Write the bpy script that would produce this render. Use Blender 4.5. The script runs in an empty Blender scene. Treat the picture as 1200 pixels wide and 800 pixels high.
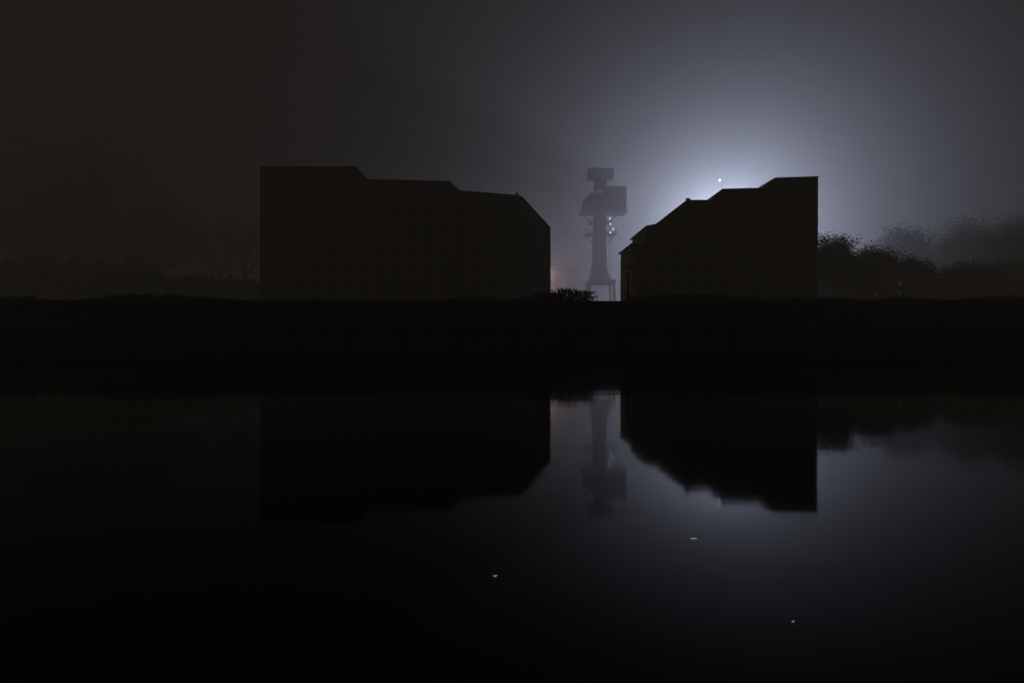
import bpy, math, random
from mathutils import Vector, Matrix
random.seed(7)
S=bpy.context.scene
S.view_settings.view_transform='Standard'; S.view_settings.look='None'; S.view_settings.exposure=0
F=800.0; HZ=395.0; CH=1.7
def PX(px,D): return (px-600)/F*D
def PZ(py,D): return CH+(HZ-py)/F*D

# ---------------- materials
def mat(name,c1,c2=None,scale=1.0,rough=0.8,bump=0.0,metal=0.0,emis=None,es=0,detail=6):
    m=bpy.data.materials.new(name); m.use_nodes=True
    nt=m.node_tree; b=nt.nodes['Principled BSDF']
    b.inputs['Roughness'].default_value=rough; b.inputs['Metallic'].default_value=metal
    if c2 is None: c2=tuple(x*0.7 for x in c1)
    tc=nt.nodes.new('ShaderNodeTexCoord'); n=nt.nodes.new('ShaderNodeTexNoise')
    n.inputs['Scale'].default_value=scale; n.inputs['Detail'].default_value=detail
    nt.links.new(tc.outputs['Object'],n.inputs['Vector'])
    r=nt.nodes.new('ShaderNodeValToRGB')
    r.color_ramp.elements[0].position=0.35; r.color_ramp.elements[1].position=0.65
    r.color_ramp.elements[0].color=(*c1,1); r.color_ramp.elements[1].color=(*c2,1)
    nt.links.new(n.outputs['Fac'],r.inputs['Fac']); nt.links.new(r.outputs['Color'],b.inputs['Base Color'])
    if bump:
        bp=nt.nodes.new('ShaderNodeBump'); bp.inputs['Strength'].default_value=bump; bp.inputs['Distance'].default_value=0.05
        nt.links.new(n.outputs['Fac'],bp.inputs['Height']); nt.links.new(bp.outputs['Normal'],b.inputs['Normal'])
    if emis:
        b.inputs['Emission Color'].default_value=(*emis,1); b.inputs['Emission Strength'].default_value=es
    return m
M_wall=mat('brick_wall',(0.13,0.10,0.075),(0.10,0.08,0.06),0.8,0.85,0.3)
M_wall2=mat('render_wall',(0.13,0.11,0.085),(0.11,0.09,0.07),0.5,0.85,0.2)
M_roof=mat('roof_metal',(0.09,0.09,0.1),None,0.6,0.6)
M_glass=mat('window_glass',(0.05,0.05,0.05),None,1,0.25)
M_frame=mat('window_frame',(0.12,0.11,0.1),None,2,0.6)
M_door=mat('door_paint',(0.08,0.05,0.04),None,2,0.6)
M_steel=mat('crane_steel',(0.06,0.065,0.08),(0.045,0.045,0.05),1.5,0.7,0.2)
M_conc=mat('concrete',(0.16,0.15,0.14),(0.12,0.115,0.11),0.6,0.9,0.4)
M_ground=mat('ground_grass',(0.035,0.04,0.02),(0.06,0.05,0.03),0.3,0.95,0.6)
M_bark=mat('bark',(0.06,0.045,0.03),None,4,0.9,0.5)
M_leaf=mat('foliage',(0.05,0.07,0.03),(0.07,0.06,0.03),1.5,0.8)
M_fleaf=mat('dead_leaf_glow',(0.7,0.66,0.55),(0.55,0.5,0.4),40,0.4,0,0,(1,0.93,0.86),0.42)  # leaf colour plus faint emission standing in for light from out of view
M_lamp=mat('lamp_glass',(0.8,0.8,0.8),None,1,0.3,0,0,(0.8,0.88,1.0),30)
M_lampc=mat('lamp_glass_crane',(0.8,0.8,0.8),None,1,0.3,0,0,(0.8,0.88,1.0),1.8)

# ---------------- mesh helper
class MB:
    def __init__(s): s.v=[]; s.f=[]
    def add(s,v,f):
        o=len(s.v); s.v+=[tuple(x) for x in v]; s.f+=[[i+o for i in q] for q in f]
    def box(s,x0,x1,y0,y1,z0,z1):
        s.add([(x0,y0,z0),(x1,y0,z0),(x1,y1,z0),(x0,y1,z0),(x0,y0,z1),(x1,y0,z1),(x1,y1,z1),(x0,y1,z1)],
              [(0,3,2,1),(4,5,6,7),(0,1,5,4),(1,2,6,5),(2,3,7,6),(3,0,4,7)])
    def cyl(s,a,b,r0,r1,n=10,cap=True):
        a=Vector(a);b=Vector(b);d=(b-a).normalized()
        u=d.orthogonal().normalized();w=d.cross(u)
        v=[]
        for p,r in((a,r0),(b,r1)):
            for i in range(n):
                t=2*math.pi*i/n; v.append(p+u*math.cos(t)*r+w*math.sin(t)*r)
        f=[(i,(i+1)%n,n+(i+1)%n,n+i) for i in range(n)]
        if cap: f+= [tuple(range(n-1,-1,-1)),tuple(range(n,2*n))]
        s.add(v,f)
    def obj(s,name,m,parent=None,smooth=False):
        me=bpy.data.meshes.new(name); me.from_pydata(s.v,[],s.f); me.update()
        if smooth:
            for p in me.polygons:p.use_smooth=True
        o=bpy.data.objects.new(name,me); me.materials.append(m); S.collection.objects.link(o)
        if parent:o.parent=parent
        return o
def empty(name):
    o=bpy.data.objects.new(name,None); S.collection.objects.link(o); return o

# ---------------- ground (one sheet)
BT=PZ(352,113)   # bank top
prof=[(-3000,0.25),(-1.2,0.25),(-1.0,-2.5),(60,-4),(101.2,-2.5),(101.3,3.0),(104,3.3),(108,5.2),(111,6.9),(113,BT),(118,BT+0.05),(160,BT),(260,BT),(600,BT),(3000,BT+4)]
xs=[-3000,-800,-400]+[x for x in range(-260,261,4)]+[400,800,3000]
mb=MB(); 
for (y,z) in prof:
    for x in xs:
        dz=0
        if 102<y<130 and abs(x)<=260: dz=random.uniform(-.22,.12)
        if y==113 and 2<x<22: dz=random.uniform(-.1,.03)
        mb.v.append((x,y,z+dz))
n=len(xs)
for j in range(len(prof)-1):
    for i in range(n-1):
        a=j*n+i; mb.f.append((a,a+1,a+n+1,a+n))
mb.obj('ground',M_ground)

# water
m=bpy.data.materials.new('water'); m.use_nodes=True; nt=m.node_tree; b=nt.nodes['Principled BSDF']
b.inputs['Base Color'].default_value=(0.006,0.007,0.006,1); b.inputs['Roughness'].default_value=0.05; b.inputs['IOR'].default_value=1.16
tc=nt.nodes.new('ShaderNodeTexCoord'); mp=nt.nodes.new('ShaderNodeMapping'); mp.inputs['Scale'].default_value=(0.25,0.6,1)
n1=nt.nodes.new('ShaderNodeTexNoise'); n1.inputs['Scale'].default_value=0.7; n1.inputs['Detail'].default_value=3
bp=nt.nodes.new('ShaderNodeBump'); bp.inputs['Strength'].default_value=0.10; bp.inputs['Distance'].default_value=0.05
nt.links.new(tc.outputs['Object'],mp.inputs['Vector']); nt.links.new(mp.outputs['Vector'],n1.inputs['Vector'])
nt.links.new(n1.outputs['Fac'],bp.inputs['Height']); nt.links.new(bp.outputs['Normal'],b.inputs['Normal'])
mb=MB(); mb.add([(-3000,-1.1,0),(3000,-1.1,0),(3000,101.0,0),(-3000,101.0,0)],[(0,1,2,3)]); mb.obj('water',m)

# quay wall
q=empty('quay_wall')
mb=MB(); mb.box(-500,500,100.4,101.15,-3,2.75); mb.obj('wall',M_conc,q)
mb=MB()
x=-500
while x<500: mb.box(x+.02,x+3.98,100.2,101.6,2.753,3.08); x+=4
mb.obj('coping',M_conc,q)
mb=MB()
for x in range(-240,241,8): mb.cyl((x,100.25,-1),(x,100.25,2.6),0.16,0.14,8)
mb.obj('fender_piles',M_bark,q)

# ---------------- buildings
def building(name,prof_px,D,depth,wall,cols,dirn):
    root=empty(name)
    pts=[(PX(a,D),PZ(b,D)) for a,b in prof_px]
    n=len(pts); poly=[(pts[0][0],BT-.5)]+pts+[(pts[-1][0],BT-.5)]
    v=[(x,D,z) for x,z in poly]+[(x,D+depth,z) for x,z in poly]; k=len(poly)
    mb=MB(); mb.add(v,[tuple(range(k)),tuple(range(2*k-1,k-1,-1))]+[(i,i+k,(i+1)%k+k,(i+1)%k) for i in range(k)])
    mb.obj('walls',wall,root)
    mb=MB()
    for (x0,z0),(x1,z1) in zip(pts[:-1],pts[1:]):
        if abs(x1-x0)<0.3: continue
        t=0.22
        mb.add([(x0,D-.35,z0+.01),(x1,D-.35,z1+.01),(x1,D+depth+.35,z1+.01),(x0,D+depth+.35,z0+.01),
                (x0,D-.35,z0+t),(x1,D-.35,z1+t),(x1,D+depth+.35,z1+t),(x0,D+depth+.35,z0+t)],
               [(0,3,2,1),(4,5,6,7),(0,1,5,4),(1,2,6,5),(2,3,7,6),(3,0,4,7)])
    mb.obj('roof',M_roof,root)
    def top(x):
        for (x0,z0),(x1,z1) in zip(pts[:-1],pts[1:]):
            if x0<=x<=x1 and x1>x0: return z0+(z1-z0)*(x-x0)/(x1-x0)
        return BT
    xl,xr=pts[0][0],pts[-1][0]
    g=MB(); fr=MB(); sill=MB()
    w=1.25; nx=int((xr-xl-2)/3.1); 
    for i in range(nx):
        cx=xl+1.9+i*(xr-xl-3.8)/(nx-1)
        z=BT+1.1; fl=0
        while z+2.1<min(top(cx-w/2-.2),top(cx+w/2+.2))-0.5:
            h=1.7
            for (yy,s) in((D,-1),(D+depth,1)):
                ya,yb=sorted((yy,yy+s*0.03)); g.box(cx-w/2,cx+w/2,ya,yb,z,z+h)
                ya,yb=sorted((yy,yy+s*0.09))
                fr.box(cx-w/2-.1,cx-w/2,ya,yb,z,z+h); fr.box(cx+w/2,cx+w/2+.1,ya,yb,z,z+h)
                fr.box(cx-w/2-.1,cx+w/2+.1,ya,yb,z+h,z+h+.1)
                fr.box(cx-.04,cx+.04,*sorted((yy+s*.031,yy+s*.07)),z,z+h)
                sill.box(cx-w/2-.2,cx+w/2+.2,*sorted((yy,yy+s*.2)),z-.12,z-.002)
            z+=3.0; fl+=1
    g.obj('windows',M_glass,root); fr.obj('window_frames',M_frame,root); sill.obj('window_sills',M_conc,root)
    mb=MB(); mb.box(xl-.02,xr+.02,D-.16,D-.003,BT-.4,BT+.6); mb.obj('plinth',M_conc,root)
    mb=MB()
    for cx in cols:
        x=PX(cx,D); mb.box(x-.6,x+.6,D-.22,D-.161,BT,BT+2.3)
    mb.obj('doors',M_door,root)
    mb=MB()
    for cx in cols:
        x=PX(cx,D)+1.9; mb.cyl((x,D-.3,BT),(x,D-.3,top(x)-.1),.07,.07,8)
    mb.obj('downpipes',M_roof,root)
    return root,pts,top
LB=[(305,200),(306,197),(418,197),(431,212),(527,214),(539,225),(603,230),(612,232),(645,268),(645.3,300)]
lb,_,topL=building('brick_apartment_building',LB,140,16,M_wall,[345,440,520,590],1)
RB=[(741.5,300),(742,288),(756,287),(757,266),(768,264),(804,236),(833,236),(846,223),(893,222),(907,210),(958,208.5),(958.3,215)]
rb,_,topR=building('brick_apartment_building.001',RB,140,16,M_wall2,[775,830,880,930],-1)
def chim(root,D,lst,top,name='chimneys'):
    mb=MB()
    for px,w,h,dy in lst:
        x=PX(px,D); z=top(x); mb.box(x-w/2,x+w/2,D+dy,D+dy+w,z-.2,z+h); mb.box(x-w/2-.1,x+w/2+.1,D+dy-.1,D+dy+w+.1,z+h+.003,z+h+.18)
    mb.obj(name,M_wall,root)
chim(lb,140,[(606,.5,.7,.5),(560,1,.5,8),(470,1,.6,8),(350,1.1,.6,8)],topL)
chim(rb,140,[(807,.7,.5,.4),(868,1,.4,8),(950,.9,.5,8)],topR)
mb=MB()
for px in (607,):
    x=PX(px,140); mb.cyl((x,141,topL(x)),(x,141,topL(x)+1.5),.05,.03,6)
mb.obj('antenna',M_steel,lb)
mb=MB()
xb=PX(742,140)
for k in range(5):
    z=BT+2.6+k*3
    if z<PZ(292,140):
        mb.box(xb-.9,xb-.003,142,146,z,z+.15)
        mb.box(xb-.9,xb-.85,142,146,z+1.0,z+1.06)
        for i in range(9): mb.box(xb-.9,xb-.86,142+i*.49,142.04+i*.49,z+.15,z+1)
mb.obj('balconies',M_steel,rb)
mb=MB(); xx=PX(757,140); mb.box(xx-.35,xx+.6,139.5,157,PZ(266,140)-.3,PZ(266,140)-.003); mb.box(xb-.45,xb+.6,139.5,157,PZ(288,140)+.24,PZ(288,140)+.5)
mb.obj('cornice',M_roof,rb)

# ---------------- harbour crane
CD=236.0
KS=CD/200.0
def X(p):return PX(p,CD)
def Z(p):return PZ(p,CD)
cr=empty('harbour_crane'); cx=X(703)
def wd(p): return p/F*CD
mb=MB()
zb=Z(330)
mb.cyl((cx,CD,zb),(cx,CD,Z(312)),wd(13.5),wd(10),20); mb.cyl((cx,CD,Z(312)),(cx,CD,Z(278)),wd(10),wd(8.5),20,False); mb.cyl((cx,CD,Z(278)),(cx,CD,Z(252)),wd(8.5),wd(8),20)
mb.obj('column',M_steel,cr,True)
mb=MB()
hw=wd(16)
for sx in(-1,1):
    for sy in(-1,1):
        mb.cyl((cx+sx*hw*.85,CD+sy*hw,zb),(cx+sx*hw,CD+sy*hw,BT),.5,.55,8)
        mb.box(cx+sx*hw-1.1,cx+sx*hw+1.1,CD+sy*hw-.6,CD+sy*hw+.6,BT,BT+1.1)
mb.box(cx-hw,cx+hw,CD-hw-.5,CD+hw+.5,zb-.9,zb+.3)
mb.obj('portal_base',M_steel,cr)
mb=MB()
def platform(mb,px0,px1,py,yd=3.6,rail=1.1):
    z=Z(py); x0,x1=X(px0),X(px1)
    mb.box(x0,x1,CD-yd,CD+yd,z-.22,z)
    for zz in(rail*.5,rail):
        for y in(CD-yd,CD+yd-.07): mb.box(x0,x1,y,y+.07,z+zz-.04,z+zz+.04)
        for x in(x0,x1-.07): mb.box(x,x+.07,CD-yd+.08,CD+yd-.08,z+zz-.04,z+zz+.04)
    nn=8
    for i in range(nn):
        x=x0+.1+(x1-x0-.2)*i/(nn-1)
        for y in(CD-yd+.01,CD+yd-.06): mb.box(x-.03,x+.03,y,y+.05,z,z+rail-.05)
platform(mb,686,721,275,4.2)
platform(mb,690,716,262,3.4)
platform(mb,679,733,250,4.5,1.2)
for sx in(-1,1):
    mb.cyl((cx+sx*1.9*KS,CD,Z(288)),(cx+sx*4.0*KS,CD,Z(276)),.16,.16,6)
    mb.cyl((cx+sx*1.9*KS,CD,Z(262)),(cx+sx*5.4*KS,CD,Z(251)),.2,.2,6)
mb.obj('platforms',M_steel,cr)
mb=MB()
mb.box(X(683),X(708),CD-3,CD+3,Z(250)+.003,Z(236))
mb.box(X(708)+.003,X(732),CD-3.4,CD+3.4,Z(248.5),Z(221))
mb.box(X(690),X(707),CD-2.2,CD+2.2,Z(236)+.003,Z(228))
mb.box(X(686),X(691)-.01,CD-2,CD+2,Z(236)+.003,Z(232))
mb.obj('machine_house',M_steel,cr)
mb=MB()
x0,x1=X(696.5),X(710)
for x in(x0+.2,x1-.2):
    for y in(CD-1.5,CD+1.5): mb.box(x-.2,x+.2,y-.2,y+.2,Z(236),Z(210))
for i in range(3):
    za=Z(228)+i*(Z(210)-Z(228))/3; zc=za+(Z(210)-Z(228))/3
    for y in(CD-1.5,CD+1.5):
        mb.cyl((x0+.2,y,za),(x1-.2,y,zc),.11,.11,5); mb.cyl((x1-.2,y,za),(x0+.2,y,zc),.11,.11,5)
mb.box(x0+.7,x1-.7,CD-.9,CD+.9,Z(222),Z(210))
mb.obj('mast',M_steel,cr)
mb=MB()
mb.box(X(689),X(718),CD-2,CD+2,Z(211),Z(199)); mb.box(X(692),X(700),CD-1,CD+1,Z(199)+.003,Z(197.5)); mb.cyl((X(712),CD,Z(199)),(X(712),CD,Z(194)),.07,.05,6)
mb.obj('top_head',M_steel,cr)
mb=MB()
for px,py in((712.5,259),(713,265),(716,271),(713,275)): mb.box(X(px)-.22,X(px)+.22,CD-4.6,CD-4.3,Z(py)-.36,Z(py)+.36)
mb.obj('work_lamps',M_lampc,cr)
mb=MB(); mb.box(X(713)-.05,X(713)+.05,CD-4.29,CD-4.2,Z(276),Z(257)); mb.obj('lamp_post',M_steel,cr)
mb=MB()
for sx in(-.25,.25): mb.box(cx+3.0+sx-.03,cx+3.0+sx+.03,CD-2.5,CD-2.44,zb,Z(262))
z=zb
while z<Z(262): mb.box(cx+2.8,cx+3.2,CD-2.5,CD-2.45,z,z+.05); z+=.4
mb.obj('ladder',M_steel,cr)

# ---------------- floodlight mast behind right building
fm=empty('floodlight_mast'); FD=285.0; fx=PX(846,FD); fz=PZ(278,FD)
mb=MB(); mb.cyl((fx,FD,BT),(fx,FD,PZ(213,FD)),.45,.12,12); mb.obj('pole',M_steel,fm)
mb=MB(); mb.box(fx-3,fx+3,FD-.15,FD+.15,fz+1.2,fz+1.45)
for i in range(6): mb.box(fx-2.9+i,fx-2.2+i,FD+.2,FD+.6,fz+.6,fz+1.19)
mb.obj('lamp_rack',M_steel,fm)
bpy.ops.mesh.primitive_ico_sphere_add(subdivisions=2,radius=.36,location=(PX(843,FD),FD,PZ(211.5,FD)))
o=bpy.context.object; o.name='top_beacon'; o.data.materials.append(M_lamp); o.parent=fm
mb=MB(); mb.box(PX(842,FD),fx+.1,FD-.06,FD+.06,PZ(213.5,FD),PZ(213,FD)); mb.obj('beacon_arm',M_steel,fm)
def light(name,loc,p,col,r,parent=None):
    l=bpy.data.lights.new(name,'POINT'); l.energy=p; l.color=col; l.shadow_soft_size=r
    o=bpy.data.objects.new(name,l); o.location=loc; S.collection.objects.link(o)
    if parent:o.parent=parent
    return o
light('flood_lamp',(fx,FD-2.2,fz),350000,(0.71,0.79,1.0),1.5,fm)

# ---------------- distant warm lamp (street lamp behind left building)
sl=empty('street_lamp'); sx=PX(632,250); 
mb=MB(); mb.cyl((sx,250,BT),(sx,250,BT+17),.14,.08,8); mb.cyl((sx,250,BT+17),(sx+1.6,250,BT+17.4),.06,.05,8); mb.box(sx+1.3,sx+2.3,249.8,250.2,BT+17.3,BT+17.5); mb.obj('pole',M_steel,sl)
light('lamp',(sx+1.2,250,BT+17.0),6500,(1.0,0.65,0.68),.2,sl)

# ---------------- gap details
def shed(name,px0,px1,pyt,D,dep=10):
    r=empty(name); mb=MB(); x0,x1=PX(px0,D),PX(px1,D); z=PZ(pyt,D)
    mb.box(x0,x1,D,D+dep,BT-.3,z); mb.obj('walls',M_conc,r)
    mb=MB(); xm=(x0+x1)/2; e=.5
    mb.add([(x0-e,D-e,z+.01),(x1+e,D-e,z+.01),(x1+e,D+dep+e,z+.01),(x0-e,D+dep+e,z+.01),(x0-e,D+dep/2,z+2.2),(x1+e,D+dep/2,z+2.2)],[(0,3,2,1),(0,1,5,4),(2,3,4,5),(1,2,5),(3,0,4)])
    mb.obj('roof',M_roof,r)
    mb=MB(); w=(x1-x0)/5
    for i in range(3): mb.box(x0+w*(.5+1.6*i),x0+w*(1.3+1.6*i),D-.05,D-.003,BT+2,z-1)
    mb.obj('windows',M_glass,r)
shed('warehouse',630,676,318,262)
fe=empty('quay_railing'); mb=MB()
for zz in(.5,1.0): mb.cyl((PX(735,114),114.5,BT+zz),(PX(960,114),114.5,BT+zz),.03,.03,6)
x=PX(735,114)
while x<PX(960,114): mb.cyl((x,114.5,BT-.2),(x,114.5,BT+1.05),.04,.04,6); x+=2
mb.obj('rails',M_steel,fe)
po=empty('mooring_post'); mb=MB(); mb.cyl((PX(736,120),120,BT-.5),(PX(736,120),120,PZ(322,120)),.16,.13,8); mb.box(PX(736,120)-.3,PX(736,120)+.3,119.7,120.3,PZ(322,120),PZ(320.5,120)); mb.obj('post',M_bark,po)

# ---------------- vegetation
def tree(name,x,y,z0,h,cr,leaves,lsize,seed,spread=0.5,trunk=.035):
    rnd=random.Random(seed); root=empty(name); mb=MB(); tips=[]
    def br(p,d,l,r,lv):
        segs=3; 
        for s in range(segs):
            q=p+d*(l/segs); r2=r*(.82)
            mb.cyl(p,q,r,r2,6 if lv<2 else 4,False); p=q; r=r2
            d=(d+Vector((rnd.uniform(-.15,.15),rnd.uniform(-.15,.15),rnd.uniform(-.02,.12)))).normalized()
            if lv>=1: tips.append(p.copy())
            if lv<4 and (s>0 or lv>0):
                for k in range(2 if lv<3 else 1):
                    a=rnd.uniform(0,6.283); e=Vector((math.cos(a),math.sin(a),rnd.uniform(.1,.7)))
                    br(p,(d*.5+e*spread).normalized(),l*rnd.uniform(.45,.7),r*.6,lv+1)
        if lv<3: br(p,d,l*.6,r*.8,lv+1)
    br(Vector((x,y,z0-.3)),Vector((0,0,1)),h*.42,h*trunk,0)
    mb.obj('trunk_and_limbs',M_bark,root)
    lf=MB()
    for i in range(leaves):
        t=rnd.choice(tips); c=t+Vector((rnd.gauss(0,cr),rnd.gauss(0,cr),rnd.gauss(0,cr*.8)))
        if c.z<z0: continue
        u=Vector((rnd.gauss(0,1),rnd.gauss(0,1),rnd.gauss(0,1))).normalized(); w=u.orthogonal().normalized(); s=lsize*rnd.uniform(.5,1.3)
        lf.add([c-u*s,c+w*s*.5,c+u*s,c-w*s*.5],[(0,1,2,3)])
    if leaves: lf.obj('crown',M_leaf,root)
    return root
tree('deciduous_tree',PX(110,192),192,BT,46,1.7,12000,.55,3,.75)
tree('deciduous_tree.001',PX(30,196),196,BT,42,1.7,9000,.55,5,.7)
tree('deciduous_tree.002',PX(180,190),190,BT,35,1.6,9000,.5,8,.7)
tree('bare_tree',PX(250,182),182,BT,27,.4,500,.25,11,.4,.02)
tree('bare_tree.001',PX(288,180),180,BT,30,.4,500,.25,12,.35,.02)
tree('deciduous_tree.003',PX(972,158),158,BT,18.5,1.2,30000,.3,21,.8)
tree('deciduous_tree.004',PX(1005,163),163,BT,16.5,1.2,26000,.3,22,.8)
tree('deciduous_tree.005',PX(1130,205),205,BT,31,1.9,20000,.5,23,.8)
tree('deciduous_tree.006',PX(1190,203),203,BT,33,1.9,20000,.5,24,.8)
tree('deciduous_tree.007',PX(1070,205),205,BT,29,1.9,20000,.5,25,.8)
def hedge(name,px0,px1,y,h0,h1,n,ls,seed,dy=2.0):
    rnd=random.Random(seed); x0,x1=PX(px0,y),PX(px1,y); lf=MB(); 
    bl=[]
    x=x0; hh=(h0+h1)/2; k=0
    while x<x1:
        hh=min(h1,max(h0,hh+rnd.uniform(-.25,.25)*(h1-h0)))
        bl.append((x,y+rnd.uniform(-dy/2,dy/2),hh)); x+=rnd.uniform(.6,1.2)
    for i in range(n):
        bx,by,bh=bl[i%len(bl)]
        c=Vector((bx+rnd.gauss(0,.8),by+rnd.gauss(0,.8),BT-.3+bh*rnd.uniform(0,1)*rnd.uniform(.85,1.05)))
        u=Vector((rnd.gauss(0,1),rnd.gauss(0,1),rnd.gauss(0,1))).normalized(); w=u.orthogonal().normalized(); s=ls*rnd.uniform(.5,1.3)
        lf.add([c-u*s,c+w*s*.5,c+u*s,c-w*s*.5],[(0,1,2,3)])
    lf.obj(name,M_leaf)
hedge('shrubs',632,688,119,1.4,3.0,3000,.25,31)
hedge('hedge',-60,302,158,7,13.0,32000,.6,32,5)
hedge('hedge.001',745,1280,119,.7,1.8,12000,.25,33)
hedge('hedge.002',955,1280,166,10,15.5,60000,.55,34,5)
hedge('hedge.003',-80,640,120,.6,1.9,14000,.28,35)

# ---------------- floating leaves
def fleaf(name,px,py,s,rot):
    D=F*CH/(py-HZ); x=PX(px,D); n=12; v=[];f=[]
    for i in range(n+1):
        t=i/n; w=math.sin(math.pi*t)**.8*s*.32*(1+.15*math.sin(9*t)); xx=(t-.5)*s*2
        zc=.004+.004*(2*t-1)**2
        v+=[(xx,-w,zc+.003),(xx,0,zc),(xx,w,zc+.003)]
    for i in range(n): a=i*3; f+=[(a,a+1,a+4,a+3),(a+1,a+2,a+5,a+4)]
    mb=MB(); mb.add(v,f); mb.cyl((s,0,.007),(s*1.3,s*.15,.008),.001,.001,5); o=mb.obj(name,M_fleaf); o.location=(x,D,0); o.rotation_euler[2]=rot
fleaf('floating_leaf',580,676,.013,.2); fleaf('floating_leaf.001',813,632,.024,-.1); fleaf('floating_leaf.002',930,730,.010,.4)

# ---------------- fog
def fog(name,x0,x1,y0,y1,z0,z1,dens,aniso,ecol,es):
    m=bpy.data.materials.new(name); m.use_nodes=True; nt=m.node_tree; nt.nodes.clear()
    out=nt.nodes.new('ShaderNodeOutputMaterial')
    if dens:
        v=nt.nodes.new('ShaderNodeVolumePrincipled')
        v.inputs['Density'].default_value=dens; v.inputs['Color'].default_value=(.93,.92,.96,1); v.inputs['Anisotropy'].default_value=aniso
        v.inputs['Emission Color'].default_value=(*ecol,1); v.inputs['Emission Strength'].default_value=es
    else:
        v=nt.nodes.new('ShaderNodeEmission'); v.inputs[0].default_value=(*ecol,1); v.inputs[1].default_value=es
    nt.links.new(v.outputs[0],out.inputs['Volume'])
    mb=MB(); mb.box(x0,x1,y0,y1,z0,z1); return mb.obj(name,m)
fog('haze_glow',-900,900,-60,111.98,-6,220,0,0,(1,.86,.68),0.000016)  # emission only, no scattering: painted haze that lifts the dark bank
fog('fog.001',-900,900,112,158.99,-6,220,0.002,0.4,(1,.84,.64),0.000105)  # thin scattering fog; its warm emission stands in for ambient city light
fog('fog',-900,900,159,900,-6,240,0.0125,0.42,(1,.68,.66),0.000022)  # dense scattering fog, with slight emission in place of scattered city glow

# ---------------- world, added ambient sun
w=bpy.data.worlds.new('World'); S.world=w; w.use_nodes=True; nt=w.node_tree
sky=nt.nodes.new('ShaderNodeTexSky'); sky.sky_type='NISHITA'; sky.sun_disc=False; sky.sun_elevation=math.radians(-4); sky.sun_rotation=math.radians(160)
nt.links.new(sky.outputs[0],nt.nodes['Background'].inputs[0]); nt.nodes['Background'].inputs[1].default_value=0.003
l=bpy.data.lights.new('ambient_sun','SUN'); l.energy=.006; l.angle=math.radians(10); l.color=(1,.9,.75)  # dim ambient fill added from behind the camera, no visible source
o=bpy.data.objects.new('ambient_sun',l); o.rotation_euler=(math.radians(50),0,math.radians(-20)); S.collection.objects.link(o)

# ---------------- camera
c=bpy.data.cameras.new('camera'); c.lens=24; c.sensor_width=36; c.clip_end=8000; c.clip_start=.05
o=bpy.data.objects.new('camera',c); o.location=(0,0,CH); o.rotation_euler=(math.radians(90)-math.atan(5/800),0,0); S.collection.objects.link(o); S.camera=o
